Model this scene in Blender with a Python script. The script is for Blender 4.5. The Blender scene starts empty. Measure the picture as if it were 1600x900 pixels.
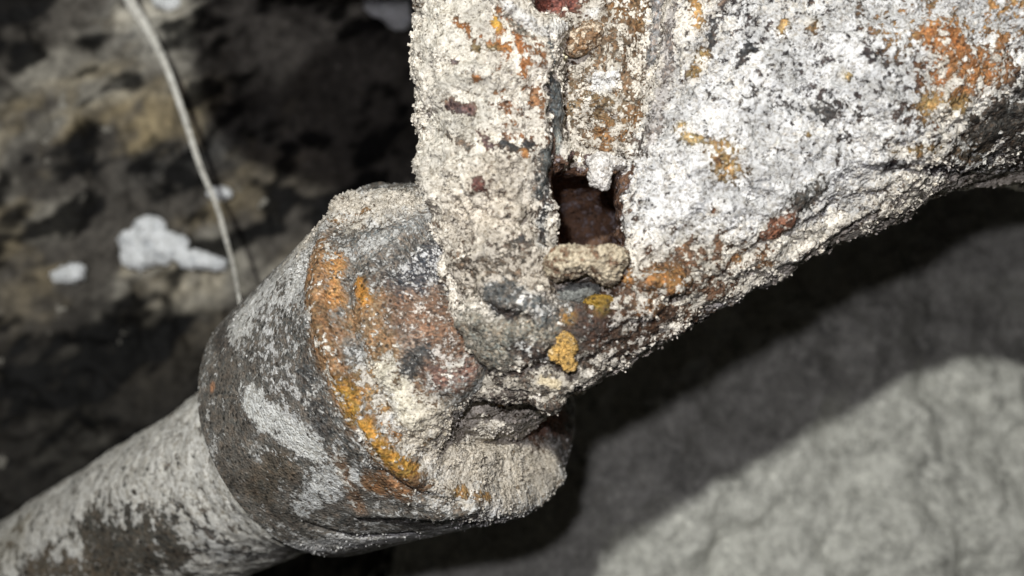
import bpy, math
import numpy as np
from multiprocessing.pool import ThreadPool
from mathutils import Vector
from mathutils.bvhtree import BVHTree

# ------------------------------------------------------------------ camera, light, exposure
scene = bpy.context.scene
F = 1386.0                     # focal length in photo pixels (photo 1600 wide); lengths below are millimetres
MM = 0.001
cam_data = bpy.data.cameras.new("camera")
cam_data.sensor_width = 36.0
cam_data.lens = F / 1600.0 * 36.0
cam_data.clip_start = 0.01
cam_data.clip_end = 20.0
cam_data.dof.use_dof = True
cam_data.dof.focus_distance = 0.236
cam_data.dof.aperture_fstop = 7.5
camera = bpy.data.objects.new("camera", cam_data)
camera.rotation_euler = (math.radians(90), 0, 0)      # at the origin, looking along +Y
scene.collection.objects.link(camera)
scene.camera = camera

world = bpy.data.worlds.new("World")
scene.world = world
world.use_nodes = True
world.node_tree.nodes["Background"].inputs["Color"].default_value = (0.75, 0.7, 0.8, 1)
world.node_tree.nodes["Background"].inputs["Strength"].default_value = 0.003


def lamp(name, loc, power, radius, color):
    d = bpy.data.lights.new(name, 'POINT')
    d.energy = power
    d.shadow_soft_size = radius
    d.color = color
    o = bpy.data.objects.new(name, d)
    o.location = [c * MM for c in loc]
    scene.collection.objects.link(o)
    return o


torch = lamp("torch_light", (-70, -260, 190), 12.8, 0.009, (1.0, 1.0, 0.95))      # hand torch held above the lens
flash = lamp("phone_flash", (-14, -4, 26), 1.1, 0.004, (0.98, 0.94, 1.0))        # weak flash beside the lens

scene.view_settings.view_transform = 'Standard'
scene.view_settings.look = 'None'
scene.view_settings.exposure = 0.0
scene.view_settings.gamma = 1.0
scene.cycles.use_denoising = True
scene.cycles.max_bounces = 4
scene.cycles.use_adaptive_sampling = True
scene.cycles.adaptive_threshold = 0.025

RNG = np.random.default_rng(11)



def pt(px, py, d):
    return np.array([(px - 800.0) * d / F, d, (450.0 - py) * d / F], np.float64)


# ------------------------------------------------------------------ numpy noise
_G = RNG.normal(size=(32, 32, 32, 3)).astype(np.float32)
_G /= np.linalg.norm(_G, axis=-1, keepdims=True)
_GX, _GY, _GZ = [np.ascontiguousarray(_G[..., k]).ravel() for k in range(3)]


def _perlin_chunk(p):
    p = p.T.copy()
    i = np.floor(p)
    f = p - i
    i = i.astype(np.int32)
    u = f * f * f * (f * (f * 6 - 15) + 10)
    xi = ((i[0] & 31) << 10, ((i[0] + 1) & 31) << 10)
    yi = ((i[1] & 31) << 5, ((i[1] + 1) & 31) << 5)
    zi = (i[2] & 31, (i[2] + 1) & 31)
    fx, fy, fz = (f[0], f[0] - 1), (f[1], f[1] - 1), (f[2], f[2] - 1)
    rx = []
    for a in (0, 1):
        ry = []
        for b in (0, 1):
            k0 = xi[a] + yi[b]
            rz = []
            for c in (0, 1):
                k = k0 + zi[c]
                rz.append(_GX.take(k) * fx[a] + _GY.take(k) * fy[b] + _GZ.take(k) * fz[c])
            ry.append(rz[0] + u[2] * (rz[1] - rz[0]))
        rx.append(ry[0] + u[1] * (ry[1] - ry[0]))
    return rx[0] + u[0] * (rx[1] - rx[0])


_POOL = ThreadPool(4)


def perlin(P):
    P = np.asarray(P, np.float32)
    if len(P) < 20000:
        return _perlin_chunk(P)
    return np.concatenate(_POOL.map(_perlin_chunk, [P[k:k + 16384] for k in range(0, len(P), 16384)]))


_ROT = np.array([[0.36, 0.48, -0.8], [-0.8, 0.6, 0.0], [0.48, 0.64, 0.6]], np.float32)


def fbm(P, scale, octv=3, gain=0.5, off=0.0, ridged=False, billow=False):
    p = np.asarray(P, np.float32) / scale + off
    a, r, tot = 1.0, 0.0, 0.0
    for _ in range(octv):
        n = perlin(p)
        if ridged:
            n = 1 - 2.4 * np.abs(n)
        elif billow:
            n = 2.6 * np.abs(n) - 0.55
        r = r + a * n
        tot += a
        a *= gain
        p = (p @ _ROT) * 2.03 + 7.3
    return r / tot


def smooth(a, b, x):
    t = np.clip((x - a) / (b - a), 0, 1)
    return t * t * (3 - 2 * t)


# ------------------------------------------------------------------ sdf helpers
def smin(a, b, k):
    h = np.clip(0.5 + 0.5 * (b - a) / k, 0, 1)
    return b + (a - b) * h - k * h * (1 - h)


def s_cone(P, a, b, ra, rb):
    a = np.asarray(a, np.float32); b = np.asarray(b, np.float32)
    d = b - a
    t = np.clip(((P - a) @ d) / float(d @ d), 0, 1)
    q = P - a - t[:, None] * d
    return np.sqrt((q * q).sum(1)) - (ra + (rb - ra) * t)


def s_ell(P, c, r):
    r = np.asarray(r, np.float32)
    q = (P - np.asarray(c, np.float32)) / r
    k0 = np.sqrt((q * q).sum(1)) + 1e-6
    q2 = q / r
    k1 = np.sqrt((q2 * q2).sum(1)) + 1e-6
    return k0 * (k0 - 1) / k1


def surface_nets(fun, lo, hi, h, margin=3.0):
    n = np.ceil((np.asarray(hi) - np.asarray(lo)) / h).astype(int) + 1
    ax = [np.float32(lo[k]) + h * np.arange(n[k], dtype=np.float32) for k in range(3)]
    B = 8                                             # coarse blocks first, then only those near the surface
    nb = -(-n // B)
    bi = np.stack(np.meshgrid(*[np.arange(k) for k in nb], indexing='ij'), -1).reshape(-1, 3)
    bc = (np.asarray(lo) + (bi * B + (B - 1) / 2) * h).astype(np.float32)
    bs = fun(bc)
    full = np.repeat(np.repeat(np.repeat(bs.reshape(nb), B, 0), B, 1), B, 2)
    S = np.ascontiguousarray(full[:n[0], :n[1], :n[2]])
    near = bi[np.abs(bs) < B * h * 0.87 + margin]
    cell = np.stack(np.meshgrid(*[np.arange(B)] * 3, indexing='ij'), -1).reshape(-1, 3)
    for i in range(0, len(near), 600):
        g = (near[i:i + 600, None] * B + cell[None]).reshape(-1, 3)
        g = g[np.all(g < n, axis=1)]
        S[g[:, 0], g[:, 1], g[:, 2]] = fun((np.asarray(lo) + g * h).astype(np.float32))
    S[0], S[-1], S[:, 0], S[:, -1], S[:, :, 0], S[:, :, -1] = (np.maximum(S[0], 1), np.maximum(S[-1], 1), np.maximum(S[:, 0], 1),
                                                             np.maximum(S[:, -1], 1), np.maximum(S[:, :, 0], 1), np.maximum(S[:, :, -1], 1))
    neg = S < 0
    c = np.zeros(n - 1, np.int8)
    for dx in (0, 1):
        for dy in (0, 1):
            for dz in (0, 1):
                c += neg[dx:n[0] - 1 + dx, dy:n[1] - 1 + dy, dz:n[2] - 1 + dz]
    I = np.argwhere((c > 0) & (c < 8))
    ids = -np.ones(n - 1, np.int64)
    ids[I[:, 0], I[:, 1], I[:, 2]] = np.arange(len(I))
    acc = np.zeros((len(I), 3), np.float32)
    cnt = np.zeros(len(I), np.float32)
    cor = [(x, y, z) for x in (0, 1) for y in (0, 1) for z in (0, 1)]
    for a in range(8):
        for b in range(a + 1, 8):
            ca, cb = np.array(cor[a]), np.array(cor[b])
            if np.abs(ca - cb).sum() != 1:
                continue
            sa = S[I[:, 0] + ca[0], I[:, 1] + ca[1], I[:, 2] + ca[2]]
            sb = S[I[:, 0] + cb[0], I[:, 1] + cb[1], I[:, 2] + cb[2]]
            m = (sa < 0) != (sb < 0)
            t = np.where(m, sa / np.where(m, sa - sb, 1), 0)
            acc += np.where(m[:, None], ca + t[:, None] * (cb - ca), 0)
            cnt += m
    V = (I + acc / cnt[:, None]) * h + np.asarray(lo, np.float32)
    quads = []
    for axis in range(3):
        sl0 = [slice(None)] * 3; sl1 = [slice(None)] * 3
        sl0[axis] = slice(0, n[axis] - 1); sl1[axis] = slice(1, n[axis])
        A, B = neg[tuple(sl0)], neg[tuple(sl1)]
        E = np.argwhere(A != B)
        o1, o2 = (axis + 1) % 3, (axis + 2) % 3
        E = E[(E[:, o1] > 0) & (E[:, o2] > 0) & (E[:, o1] < n[o1] - 1) & (E[:, o2] < n[o2] - 1)]
        flip = A[E[:, 0], E[:, 1], E[:, 2]]
        q = []
        for d1, d2 in ((1, 1), (0, 1), (0, 0), (1, 0)):
            k = E.copy(); k[:, o1] -= d1; k[:, o2] -= d2
            q.append(ids[k[:, 0], k[:, 1], k[:, 2]])
        q = np.stack(q, 1)
        q[~flip] = q[~flip][:, ::-1]
        quads.append(q)
    return V, np.concatenate(quads)


def subdivide(V, Q):
    E = np.concatenate([Q[:, [k, (k + 1) % 4]] for k in range(4)])
    key = np.sort(E, 1)
    key = key[:, 0] * len(V) + key[:, 1]
    u, inv = np.unique(key, return_inverse=True)
    mid = 0.5 * (V[u // len(V)] + V[u % len(V)])
    cen = V[Q].mean(1)
    nq, nv = len(Q), len(V)
    m = nv + inv.reshape(4, nq)
    c = nv + len(u) + np.arange(nq)
    out = [np.stack([Q[:, k], m[k], c, m[(k + 3) % 4]], 1) for k in range(4)]
    return np.concatenate([V, mid, cen]), np.concatenate(out)


def normals(V, Q):
    fn = np.cross(V[Q[:, 2]] - V[Q[:, 0]], V[Q[:, 3]] - V[Q[:, 1]])
    N = np.stack([sum(np.bincount(Q[:, k], fn[:, d], len(V)) for k in range(4)) for d in range(3)], 1)
    return (N / (np.linalg.norm(N, axis=1, keepdims=True) + 1e-9)).astype(np.float32)


def relax(V, Q, it=1):
    for _ in range(it):
        s = np.zeros_like(V); c = np.zeros(len(V))
        for k in range(4):
            for j in (1, 3):
                for d in range(3):
                    s[:, d] += np.bincount(Q[:, k], V[Q[:, (k + j) % 4], d], len(V))
                c += np.bincount(Q[:, k], minlength=len(V))
        V = 0.5 * V + 0.5 * s / np.maximum(c, 1)[:, None]
    return V


def mesh_object(name, V, Q, material, parent=None, attrs=None, flat=False):
    me = bpy.data.meshes.new(name)
    Q = np.asarray(Q, np.int32)
    k = Q.shape[1]
    me.vertices.add(len(V)); me.loops.add(Q.size); me.polygons.add(len(Q))
    me.vertices.foreach_set("co", (np.asarray(V, np.float32) * MM).ravel())
    me.loops.foreach_set("vertex_index", Q.ravel())
    me.polygons.foreach_set("loop_start", np.arange(0, Q.size, k, dtype=np.int32))
    me.polygons.foreach_set("use_smooth", np.full(len(Q), not flat))
    me.update(calc_edges=True)
    for an, arr in (attrs or {}).items():
        arr = np.asarray(arr, np.float32)
        if arr.ndim == 1:
            a = me.attributes.new(an, 'FLOAT', 'POINT')
            a.data.foreach_set("value", arr)
        else:
            a = me.attributes.new(an, 'FLOAT_COLOR', 'POINT')
            a.data.foreach_set("color", np.concatenate([arr, np.ones((len(arr), 1), np.float32)], 1).ravel())
    me.materials.append(material)
    o = bpy.data.objects.new(name, me)
    scene.collection.objects.link(o)
    if parent:
        o.parent = parent
    return o


# ------------------------------------------------------------------ materials
def crust_material(name, fine=900.0, bump=1.0, sparkle=True):
    """Attributes: under (metal, rust or paste colour), salt (how much crust), tint (crust colour)."""
    m = bpy.data.materials.new(name); m.use_nodes = True
    nt = m.node_tree; N = nt.nodes; L = nt.links
    bs = N["Principled BSDF"]

    def at(n):
        a = N.new("ShaderNodeAttribute"); a.attribute_name = n; return a
    tc = N.new("ShaderNodeTexCoord")

    def noise(scale, detail, rough=0.6):
        n = N.new("ShaderNodeTexNoise"); n.inputs["Scale"].default_value = scale
        n.inputs["Detail"].default_value = detail; n.inputs["Roughness"].default_value = rough
        L.new(tc.outputs["Object"], n.inputs["Vector"]); return n

    def math_(op, a, b=None, c=None, clamp=False):
        n = N.new("ShaderNodeMath"); n.operation = op; n.use_clamp = clamp
        for k, v in enumerate((a, b, c)):
            if v is None:
                continue
            if isinstance(v, (int, float)):
                n.inputs[k].default_value = v
            else:
                L.new(v, n.inputs[k])
        return n.outputs[0]

    def mapr(v, a, b, c, d, sm=False):
        n = N.new("ShaderNodeMapRange"); n.clamp = True
        if sm:
            n.interpolation_type = 'SMOOTHSTEP'
        L.new(v, n.inputs[0])
        for k, x in zip((1, 2, 3, 4), (a, b, c, d)):
            n.inputs[k].default_value = x
        return n.outputs[0]

    def vmul(col, f):
        n = N.new("ShaderNodeVectorMath"); n.operation = 'SCALE'
        L.new(col, n.inputs[0]); L.new(f, n.inputs["Scale"]); return n.outputs[0]
    under, salt, tint = at("under"), at("salt"), at("tint")
    n1 = noise(fine * 0.42, 5, 0.68)
    n2 = noise(fine * 1.6, 3)
    n3 = noise(fine * 0.13, 3, 0.7)
    vor = N.new("ShaderNodeTexVoronoi"); vor.inputs["Scale"].default_value = fine * 1.15
    L.new(tc.outputs["Object"], vor.inputs["Vector"])
    vor.inputs["Randomness"].default_value = 1.0
    # crust cover: noise stretched to 0..1 against the local amount
    nn = mapr(n1.outputs["Fac"], 0.30, 0.70, 0, 1)
    d = math_('SUBTRACT', math_('ADD', nn, salt.outputs["Fac"]), 1.0)
    cover0 = mapr(d, -0.06, 0.12, 0, 1, True)
    # under layer: speckled
    uv = math_('MULTIPLY', mapr(n2.outputs["Fac"], 0.25, 0.75, 0.45, 1.6), mapr(n3.outputs["Fac"], 0.3, 0.7, 0.6, 1.45))
    ucol = vmul(under.outputs["Color"], uv)
    spk = N.new("ShaderNodeTexVoronoi"); spk.inputs["Scale"].default_value = fine * 0.85
    L.new(tc.outputs["Object"], spk.inputs["Vector"])
    sp = N.new("ShaderNodeSeparateColor"); L.new(spk.outputs["Color"], sp.inputs[0])
    dot = math_('MULTIPLY', mapr(sp.outputs[0], 0.86, 0.90, 0, 1.0 if sparkle else 0.0), mapr(spk.outputs["Distance"], 0.30, 0.45, 1, 0))
    pit = math_('MULTIPLY', mapr(sp.outputs[1], 0.72, 0.80, 0, 0.7 if sparkle else 0.0), mapr(spk.outputs["Distance"], 0.35, 0.6, 1, 0))
    ucol = vmul(ucol, math_('SUBTRACT', 1.0, pit))
    sep = N.new("ShaderNodeSeparateColor"); L.new(vor.outputs["Color"], sep.inputs[0])
    # crust grains: lighter and darker ones mixed at random
    sv = math_('ADD', math_('MULTIPLY', sep.outputs[0], 0.55), mapr(n2.outputs["Fac"], 0.3, 0.7, -0.05, 0.6), None, True)
    dark_grain = N.new("ShaderNodeVectorMath"); dark_grain.operation = 'MULTIPLY'
    L.new(tint.outputs["Color"], dark_grain.inputs[0])
    dark_grain.inputs[1].default_value = (0.48, 0.44, 0.385) if sparkle else (0.72, 0.72, 0.70)
    clean = N.new("ShaderNodeVectorMath"); clean.operation = 'SCALE'
    L.new(tint.outputs["Color"], clean.inputs[0]); clean.inputs["Scale"].default_value = 1.1
    smx = N.new("ShaderNodeMix"); smx.data_type = 'RGBA'
    L.new(mapr(sv, 0.1, 0.62, 0, 1), smx.inputs["Factor"]); L.new(dark_grain.outputs[0], smx.inputs["A"]); L.new(clean.outputs[0], smx.inputs["B"])
    scol = smx.outputs["Result"]
    cover = math_('MAXIMUM', cover0, math_('MULTIPLY', dot, mapr(salt.outputs["Fac"], 0.14, 0.4, 0.0, 0.8)))
    mix = N.new("ShaderNodeMix"); mix.data_type = 'RGBA'
    L.new(cover, mix.inputs["Factor"]); L.new(ucol, mix.inputs["A"]); L.new(scol, mix.inputs["B"])
    L.new(mix.outputs["Result"], bs.inputs["Base Color"])
    rough = mapr(sep.outputs[1], 0.0, 0.25, 0.34, 0.75) if sparkle else mapr(n2.outputs["Fac"], 0, 1, 0.7, 0.9)
    L.new(rough, bs.inputs["Roughness"])
    bs.inputs["Specular IOR Level"].default_value = 0.45 if sparkle else 0.25
    # relief
    gr = mapr(vor.outputs["Distance"], 0.0, 0.7, 1.0, 0.0)
    h = math_('ADD', math_('MULTIPLY', cover, 0.55), math_('MULTIPLY', gr, 0.45))
    h = math_('ADD', h, math_('MULTIPLY', n2.outputs["Fac"], 0.5))
    h = math_('ADD', h, math_('MULTIPLY', n1.outputs["Fac"], 0.5))
    b = N.new("ShaderNodeBump"); b.inputs["Strength"].default_value = 0.8 * bump
    b.inputs["Distance"].default_value = 0.0007
    L.new(h, b.inputs["Height"]); L.new(b.outputs["Normal"], bs.inputs["Normal"])
    return m


M_crust = crust_material("encrusted_metal", 1080)
M_pipe = crust_material("dusty_pipe_metal", 620, 0.7)
M_rock = crust_material("stained_rock", 110, 1.2, False)
M_dust = crust_material("dusty_grey_rock", 330, 1.0, False)

# ------------------------------------------------------------------ lathe parts (pipe, socket): fitted axis
C0 = np.array([-66.1, 300.0, -45.1])
AX = np.array([0.746, -0.509, 0.429]); AX /= np.linalg.norm(AX)
E1 = np.cross(AX, [0, 1, 0]); E1 /= np.linalg.norm(E1)
if E1[2] < 0:
    E1 = -E1                                           # E1 points up in the picture
E2 = np.cross(AX, E1)
if E2[1] > 0:
    E2 = -E2                                           # E2 points to the camera


def lathe(sv, rfun, nth, caps=False):
    th = np.linspace(0, 2 * np.pi, nth, endpoint=False)
    S, T = np.meshgrid(sv, th, indexing='ij')
    s2, R = rfun(S, T)
    V = C0 + s2[..., None] * AX + R[..., None] * (np.cos(T)[..., None] * E1 + np.sin(T)[..., None] * E2)
    n = len(sv)
    idx = np.arange(n * nth).reshape(n, nth)
    Q = np.stack([idx[:-1], np.roll(idx, -1, 1)[:-1], np.roll(idx, -1, 1)[1:], idx[1:]], -1).reshape(-1, 4)
    return V.reshape(-1, 3).astype(np.float32), Q, S.ravel(), T.ravel()


def outward(V, Q, axispt):
    N = normals(V, Q)
    if ((V - axispt) * N).sum() < 0:
        Q = Q[:, ::-1].copy()
        N = -N
    return Q, N


# pipe (T = 0 up, T = +90 deg towards the camera)
def pipe_r(S, T):
    under_side = 0.5 - 0.5 * np.cos(T)
    return S, 29.3 + under_side * 9.0 + (2.0 + 5.0 * under_side) * smooth(-34, 2, S) ** 2


PV, PQ, PS, PT = lathe(np.arange(-230, 8, 0.7), pipe_r, 300)
# socket: profile by distance along the axis; the lower side runs on to a broken end face
prof_s = np.array([-1.0, 0.0, 0.8, 2.4, 6, 20, 40, 56, 61, 65, 68, 70, 73, 78, 86, 94, 100])
prof_r = np.array([27., 42, 45.0, 46.4, 46.9, 48.3, 50.6, 52.6, 53.6, 54.6, 54.4, 52.4, 50.6, 48.6, 45, 38, 14])
low_s = np.array([-1.0, 0.0, 0.8, 2.4, 6, 20, 40, 56, 61, 63.5, 65.5, 67.5, 69, 70.2, 71.2, 84, 100])
low_r = np.array([27., 42, 45.0, 46.4, 46.9, 48.3, 50.6, 52.6, 53.4, 54.0, 54.0, 53.6, 53, 51.0, 44.5, 33, 8])


def socket_r(S, T):
    deg = np.degrees(T)
    down = smooth(100, 135, deg) * (1 - smooth(255, 290, deg))       # under side: open, broken end
    ang = np.stack([np.cos(T).ravel() * 50, np.sin(T).ravel() * 50, S.ravel() * 0.0], 1)
    jag = fbm(ang, 22, 2).reshape(S.shape) * 3.0
    s_end = S - jag * smooth(56, 70, S)
    r0 = np.interp(S, prof_s, prof_r)
    r1 = np.interp(s_end, low_s, low_r)
    back = np.interp(s_end, [0, 71.2, 74, 86, 100], [0, 71.2, 70.9, 69.5, 67])
    return S + (back - s_end) * down, r0 * (1 - down) + r1 * down


sv = np.concatenate([np.linspace(-1, 2.4, 14), np.arange(2.9, 60, 0.55), np.arange(60, 100, 0.4)])
CV, CQ, CS, CT = lathe(sv, socket_r, 640)
PQ, PN = outward(PV, PQ, C0 + PS[:, None] * AX)
CQ, CN = outward(CV, CQ, C0 + CS[:, None] * AX)

# ------------------------------------------------------------------ fitting body as a distance field
hubA, hubB = C0 + 74 * AX, C0 + 93 * AX


def cavity(P):
    c = s_ell(P, pt(915, 350, 259), (17.5, 26, 17))
    w = np.zeros(len(P), np.float32)
    nr = c < 25
    w[nr] = fbm(P[nr], 4, 3, 0.6) * 6.5
    # mouth of the hole: slightly tapering column through the front wall
    q = P - pt(921, 325, 220)
    bx = np.maximum(np.abs(q[:, 0] + 0.10 * q[:, 2]) - 8.6, np.abs(q[:, 2]) - 10.6)
    bx = np.maximum(bx, np.abs(q[:, 1]) - 30)
    bx = np.minimum(bx, s_cone(P, pt(878, 275, 222), pt(866, 212, 222), 3.4, 0.8))       # the tear runs up into the seam
    bx = np.minimum(bx, s_cone(P, pt(968, 285, 222), pt(984, 262, 222), 2.6, 1.2))
    return np.minimum(c + w * 0.4, bx + w * 0.42)


def body_sdf(P, rough=True):
    big = fbm(P, 24, 2, off=3.1) if rough else 0.0
    a = s_cone(P, pt(765, -170, 240), pt(768, 250, 232), 21.5, 19.0)
    a2 = s_cone(P, pt(768, 250, 232), pt(800, 470, 226), 19.0, 15.5)
    a = smin(a, a2, 4)
    b = s_cone(P, pt(900, 490, 230), pt(1300, 170, 246), 17.5, 33.5)
    b = smin(b, s_cone(P, pt(1300, 170, 246), pt(1560, -30, 268), 33.5, 59), 8)
    b = smin(b, s_cone(P, pt(1560, -30, 268), pt(1760, -28, 268), 59, 59), 10)
    b = smin(b, s_cone(P, pt(1745, 42, 275), pt(2200, 210, 290), 55, 66), 6)  # unseen far end of the arm, lowered to shade the rock behind
    b2 = s_cone(P, pt(1105, 290, 236), pt(1175, -200, 246), 20, 27)
    b = smin(b, b2, 14)
    c = s_cone(P, pt(942, -160, 275), pt(932, 325, 269), 36, 34)
    hub = s_cone(P, hubA, hubB, 33, 29)
    d = s_ell(P, pt(812, 540, 233), (15, 15, 13.5))
    d2 = s_ell(P, pt(880, 528, 231), (14, 14, 13))
    d3 = s_cone(P, pt(770, 592, 230), pt(855, 605, 226), 5.5, 5.5)
    s = smin(hub, c, 8)
    s = smin(s, a, 2.5)
    s = smin(s, b, 3.0)
    s = smin(s, d, 4.0)
    s = smin(s, d2, 4.0)
    s = smin(s, d3, 3.0)
    if rough:
        m = np.abs(s) < 9
        Pm = P[m]
        rel = fbm(Pm, 9, 3, 0.55, off=17, billow=True) * 2.3
        val = np.exp(-((Pm[:, 0] - 23) / 9.5) ** 2) * smooth(18, 30, Pm[:, 2])         # lumpy ground between the seams
        rel += fbm(Pm, 6.5, 2, 0.5, off=27, billow=True) * 3.4 * val
        fold = np.exp(-((Pm[:, 0] + 1) / 14) ** 2 - ((Pm[:, 2] + 17) / 13) ** 2)          # folds under the branch
        rel += fbm(Pm @ _ROT * np.array([1, 1, 2.4], np.float32), 12, 2, 0.5, off=37, ridged=True) * 2.2 * fold
        s = s + big * 2.6
        for P3, w, amp in STROKES:
            lo = P3.min(0) - 2.6 * w; hi = P3.max(0) + 2.6 * w
            j = np.where(np.all((Pm > lo) & (Pm < hi), axis=1))[0]
            if not len(j):
                continue
            v = Pm[j]
            D2 = np.full(len(j), 1e9, np.float32)
            for q0, q1 in zip(P3[:-1], P3[1:]):
                e = q1 - q0
                t = np.clip(((v - q0) @ e) / (e @ e + 1e-9), 0, 1)
                D2 = np.minimum(D2, ((v - q0 - t[:, None] * e) ** 2).sum(1))
            rel[j] += amp * np.exp(-D2 / (w * w))
        s[m] -= rel
    s = -smin(-s, cavity(P), 1.2)
    s = np.maximum(s, -(s_ell(P, pt(868, -14, 222), (7.5, 16, 6.8)) + big * 1.5))
    s = np.maximum(s, -(s_ell(P, pt(922, 458, 212), (7.0, 8, 3.0)) + big * 1.2))
    return s


# ridges (+) and grooves (-) worked into the crust: chain in the picture, width px, height mm
RELIEF = [
    ([(675, 150), (760, 120), (840, 95)], 26, 1.8), ([(685, 300), (760, 272), (840, 255)], 26, 2.0), ([(705, 238), (780, 212)], 18, -2.2), ([(720, 405), (790, 385), (845, 398)], 20, 1.7), ([(690, 110), (740, 75)], 16, -1.6), ([(700, 350), (760, 335)], 14, -1.6),
    ([(662, 195), (672, 205)], 26, -3.6), ([(650, 70), (655, 100)], 34, 1.2), ([(662, 262), (668, 285)], 30, 2.4), ([(650, 20), (655, 30)], 16, -1.8), ([(672, 345), (680, 380)], 22, -3.0),
    ([(855, 55), (858, 110), (866, 170), (878, 225), (868, 255)], 9, -4.0),
    ([(868, 150), (876, 215)], 7, -1.5),
    ([(1034, -20), (1026, 40), (1016, 105)], 10, -4.5),
    ([(1016, 110), (1005, 180), (990, 235)], 8, -2.5),
    ([(1046, 0), (1040, 80), (1022, 190)], 9, 3.2), ([(842, 70), (848, 150), (850, 225)], 9, 2.0), ([(1006, 20), (1000, 90)], 8, 1.6),
    ([(1128, 20), (1100, 75), (1088, 125)], 7, -2.6), ([(1060, 150), (1035, 195), (1022, 235)], 6, -2.4),
    ([(1075, 60), (1068, 120)], 8, 2.0),
    ([(780, -5), (820, 25), (850, 50)], 13, 2.6), ([(862, 52), (895, 32), (935, 8)], 13, 2.8),
    ([(795, 30), (830, 58)], 8, -2.0),
    ([(880, 60), (905, 90), (935, 75)], 12, -2.4), ([(870, 110), (905, 145), (960, 135), (985, 110)], 9, -2.0),
    ([(900, 165), (940, 160), (985, 175)], 10, 2.0), ([(890, 205), (935, 215), (980, 190)], 9, -2.0),
    ([(885, 240), (925, 248), (975, 235)], 10, 2.0),
    ([(688, 215), (735, 232), (770, 250)], 8, -2.2), ([(655, 205), (690, 215)], 9, -2.4), ([(700, 165), (740, 172)], 9, -2.4),
    ([(705, 40), (735, 48)], 7, -1.6), ([(770, 75), (800, 82)], 8, -1.8), ([(800, 225), (830, 225), (845, 245)], 9, -3.0),
    ([(775, 312), (815, 318), (850, 312)], 6, -1.6), ([(780, 345), (820, 348), (850, 343)], 6, -1.6), ([(790, 378), (830, 380), (850, 372)], 7, -2.0),
    ([(760, 330), (820, 332)], 8, 1.2), ([(720, 280), (780, 290), (840, 275)], 10, 1.3), ([(715, 330), (745, 375), (755, 420)], 9, -1.5),
    ([(672, 345), (690, 395), (704, 445), (722, 505), (748, 582)], 8, -3.2),
    ([(730, 462), (755, 487), (790, 498), (825, 497)], 9, -4.2),
    ([(745, 440), (785, 470), (835, 480)], 10, 1.8),
    ([(722, 495), (742, 545), (780, 565), (825, 545), (855, 520)], 15, 2.8),
    ([(790, 585), (830, 570), (870, 575)], 9, -2.4),
    ([(735, 600), (790, 592), (850, 600), (895, 590)], 11, 2.2),
    ([(745, 632), (790, 620), (860, 622)], 7, -2.4),
    ([(900, 575), (950, 545), (1000, 520)], 8, -2.0), ([(960, 520), (1010, 505), (1060, 470)], 8, -1.6),
    ([(995, 415), (1040, 410), (1090, 425)], 8, -2.0), ([(965, 455), (985, 460)], 8, -2.0),
    ([(1020, 438), (1060, 440)], 16, 1.8), ([(990, 488), (1030, 482)], 14, 1.8),
    ([(1005, 240), (1040, 258), (1075, 250), (1090, 240)], 6, -2.0), ([(1020, 230), (1070, 235)], 12, 1.6),
    ([(1130, 405), (1190, 395), (1250, 360), (1330, 320)], 9, -2.2), ([(1200, 420), (1290, 370), (1370, 320)], 10, 1.8),
    ([(1330, 300), (1380, 275), (1440, 262), (1540, 278)], 8, -2.6), ([(1360, 250), (1430, 240), (1500, 250)], 9, 1.6),
    ([(1290, 240), (1350, 225)], 7, -1.6), ([(1180, 210), (1230, 195)], 6, -1.4), ([(960, 330), (1010, 345), (1080, 330)], 7, 1.2),
    ([(980, 365), (1040, 355), (1100, 350)], 6, -1.3), ([(1120, 300), (1180, 305)], 8, -1.3), ([(1110, 440), (1170, 435)], 7, -1.6),
]
STROKES = []


def trace(px, py):
    d = np.arange(186, 300, 0.4)
    P = np.stack([(px - 800) * d / F, d, (450 - py) * d / F], 1).astype(np.float32)
    k = np.where(body_sdf(P, False) < 0)[0]
    return P[k[0]] if len(k) else pt(px, py, 245).astype(np.float32)


for chain, w, amp in RELIEF:
    P3 = np.array([trace(*c) for c in chain], np.float32)
    STROKES.append((P3, w * P3[:, 1].mean() / F, amp * 1.4))

LO = np.array([-40, 178, -48.]); HI = np.array([262, 335, 118.])
H = 1.15


def banded(P):
    return body_sdf(P, True)


BV0, BQ0 = surface_nets(banded, LO, HI, H, 6.0)
BV0 = relax(BV0.astype(np.float64), BQ0, 1)
bvh_body = BVHTree.FromPolygons(BV0.tolist(), BQ0.tolist())
bvh_sock = BVHTree.FromPolygons(CV.tolist(), CQ.tolist())
bvh_pipe = BVHTree.FromPolygons(PV.tolist(), PQ.tolist())




def hit(bvh, px, py):
    d = Vector(((px - 800) / F, 1.0, (450 - py) / F)).normalized()
    h = bvh.ray_cast(Vector((0, 0, 0)), d)
    if h[0] is None:
        h = bvh.find_nearest(Vector(tuple(pt(px, py, 255))))
    return np.array(h[0], np.float32)


def flakes(V, scale, seed, levels=5.0):
    """Scale that has come off in layers: stepped height and a level number."""
    t = (fbm(V, scale, 4, 0.55, off=seed) + 0.6) * levels
    k = np.floor(t)
    return k + smooth(0.72, 1.0, t - k), k


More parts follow.
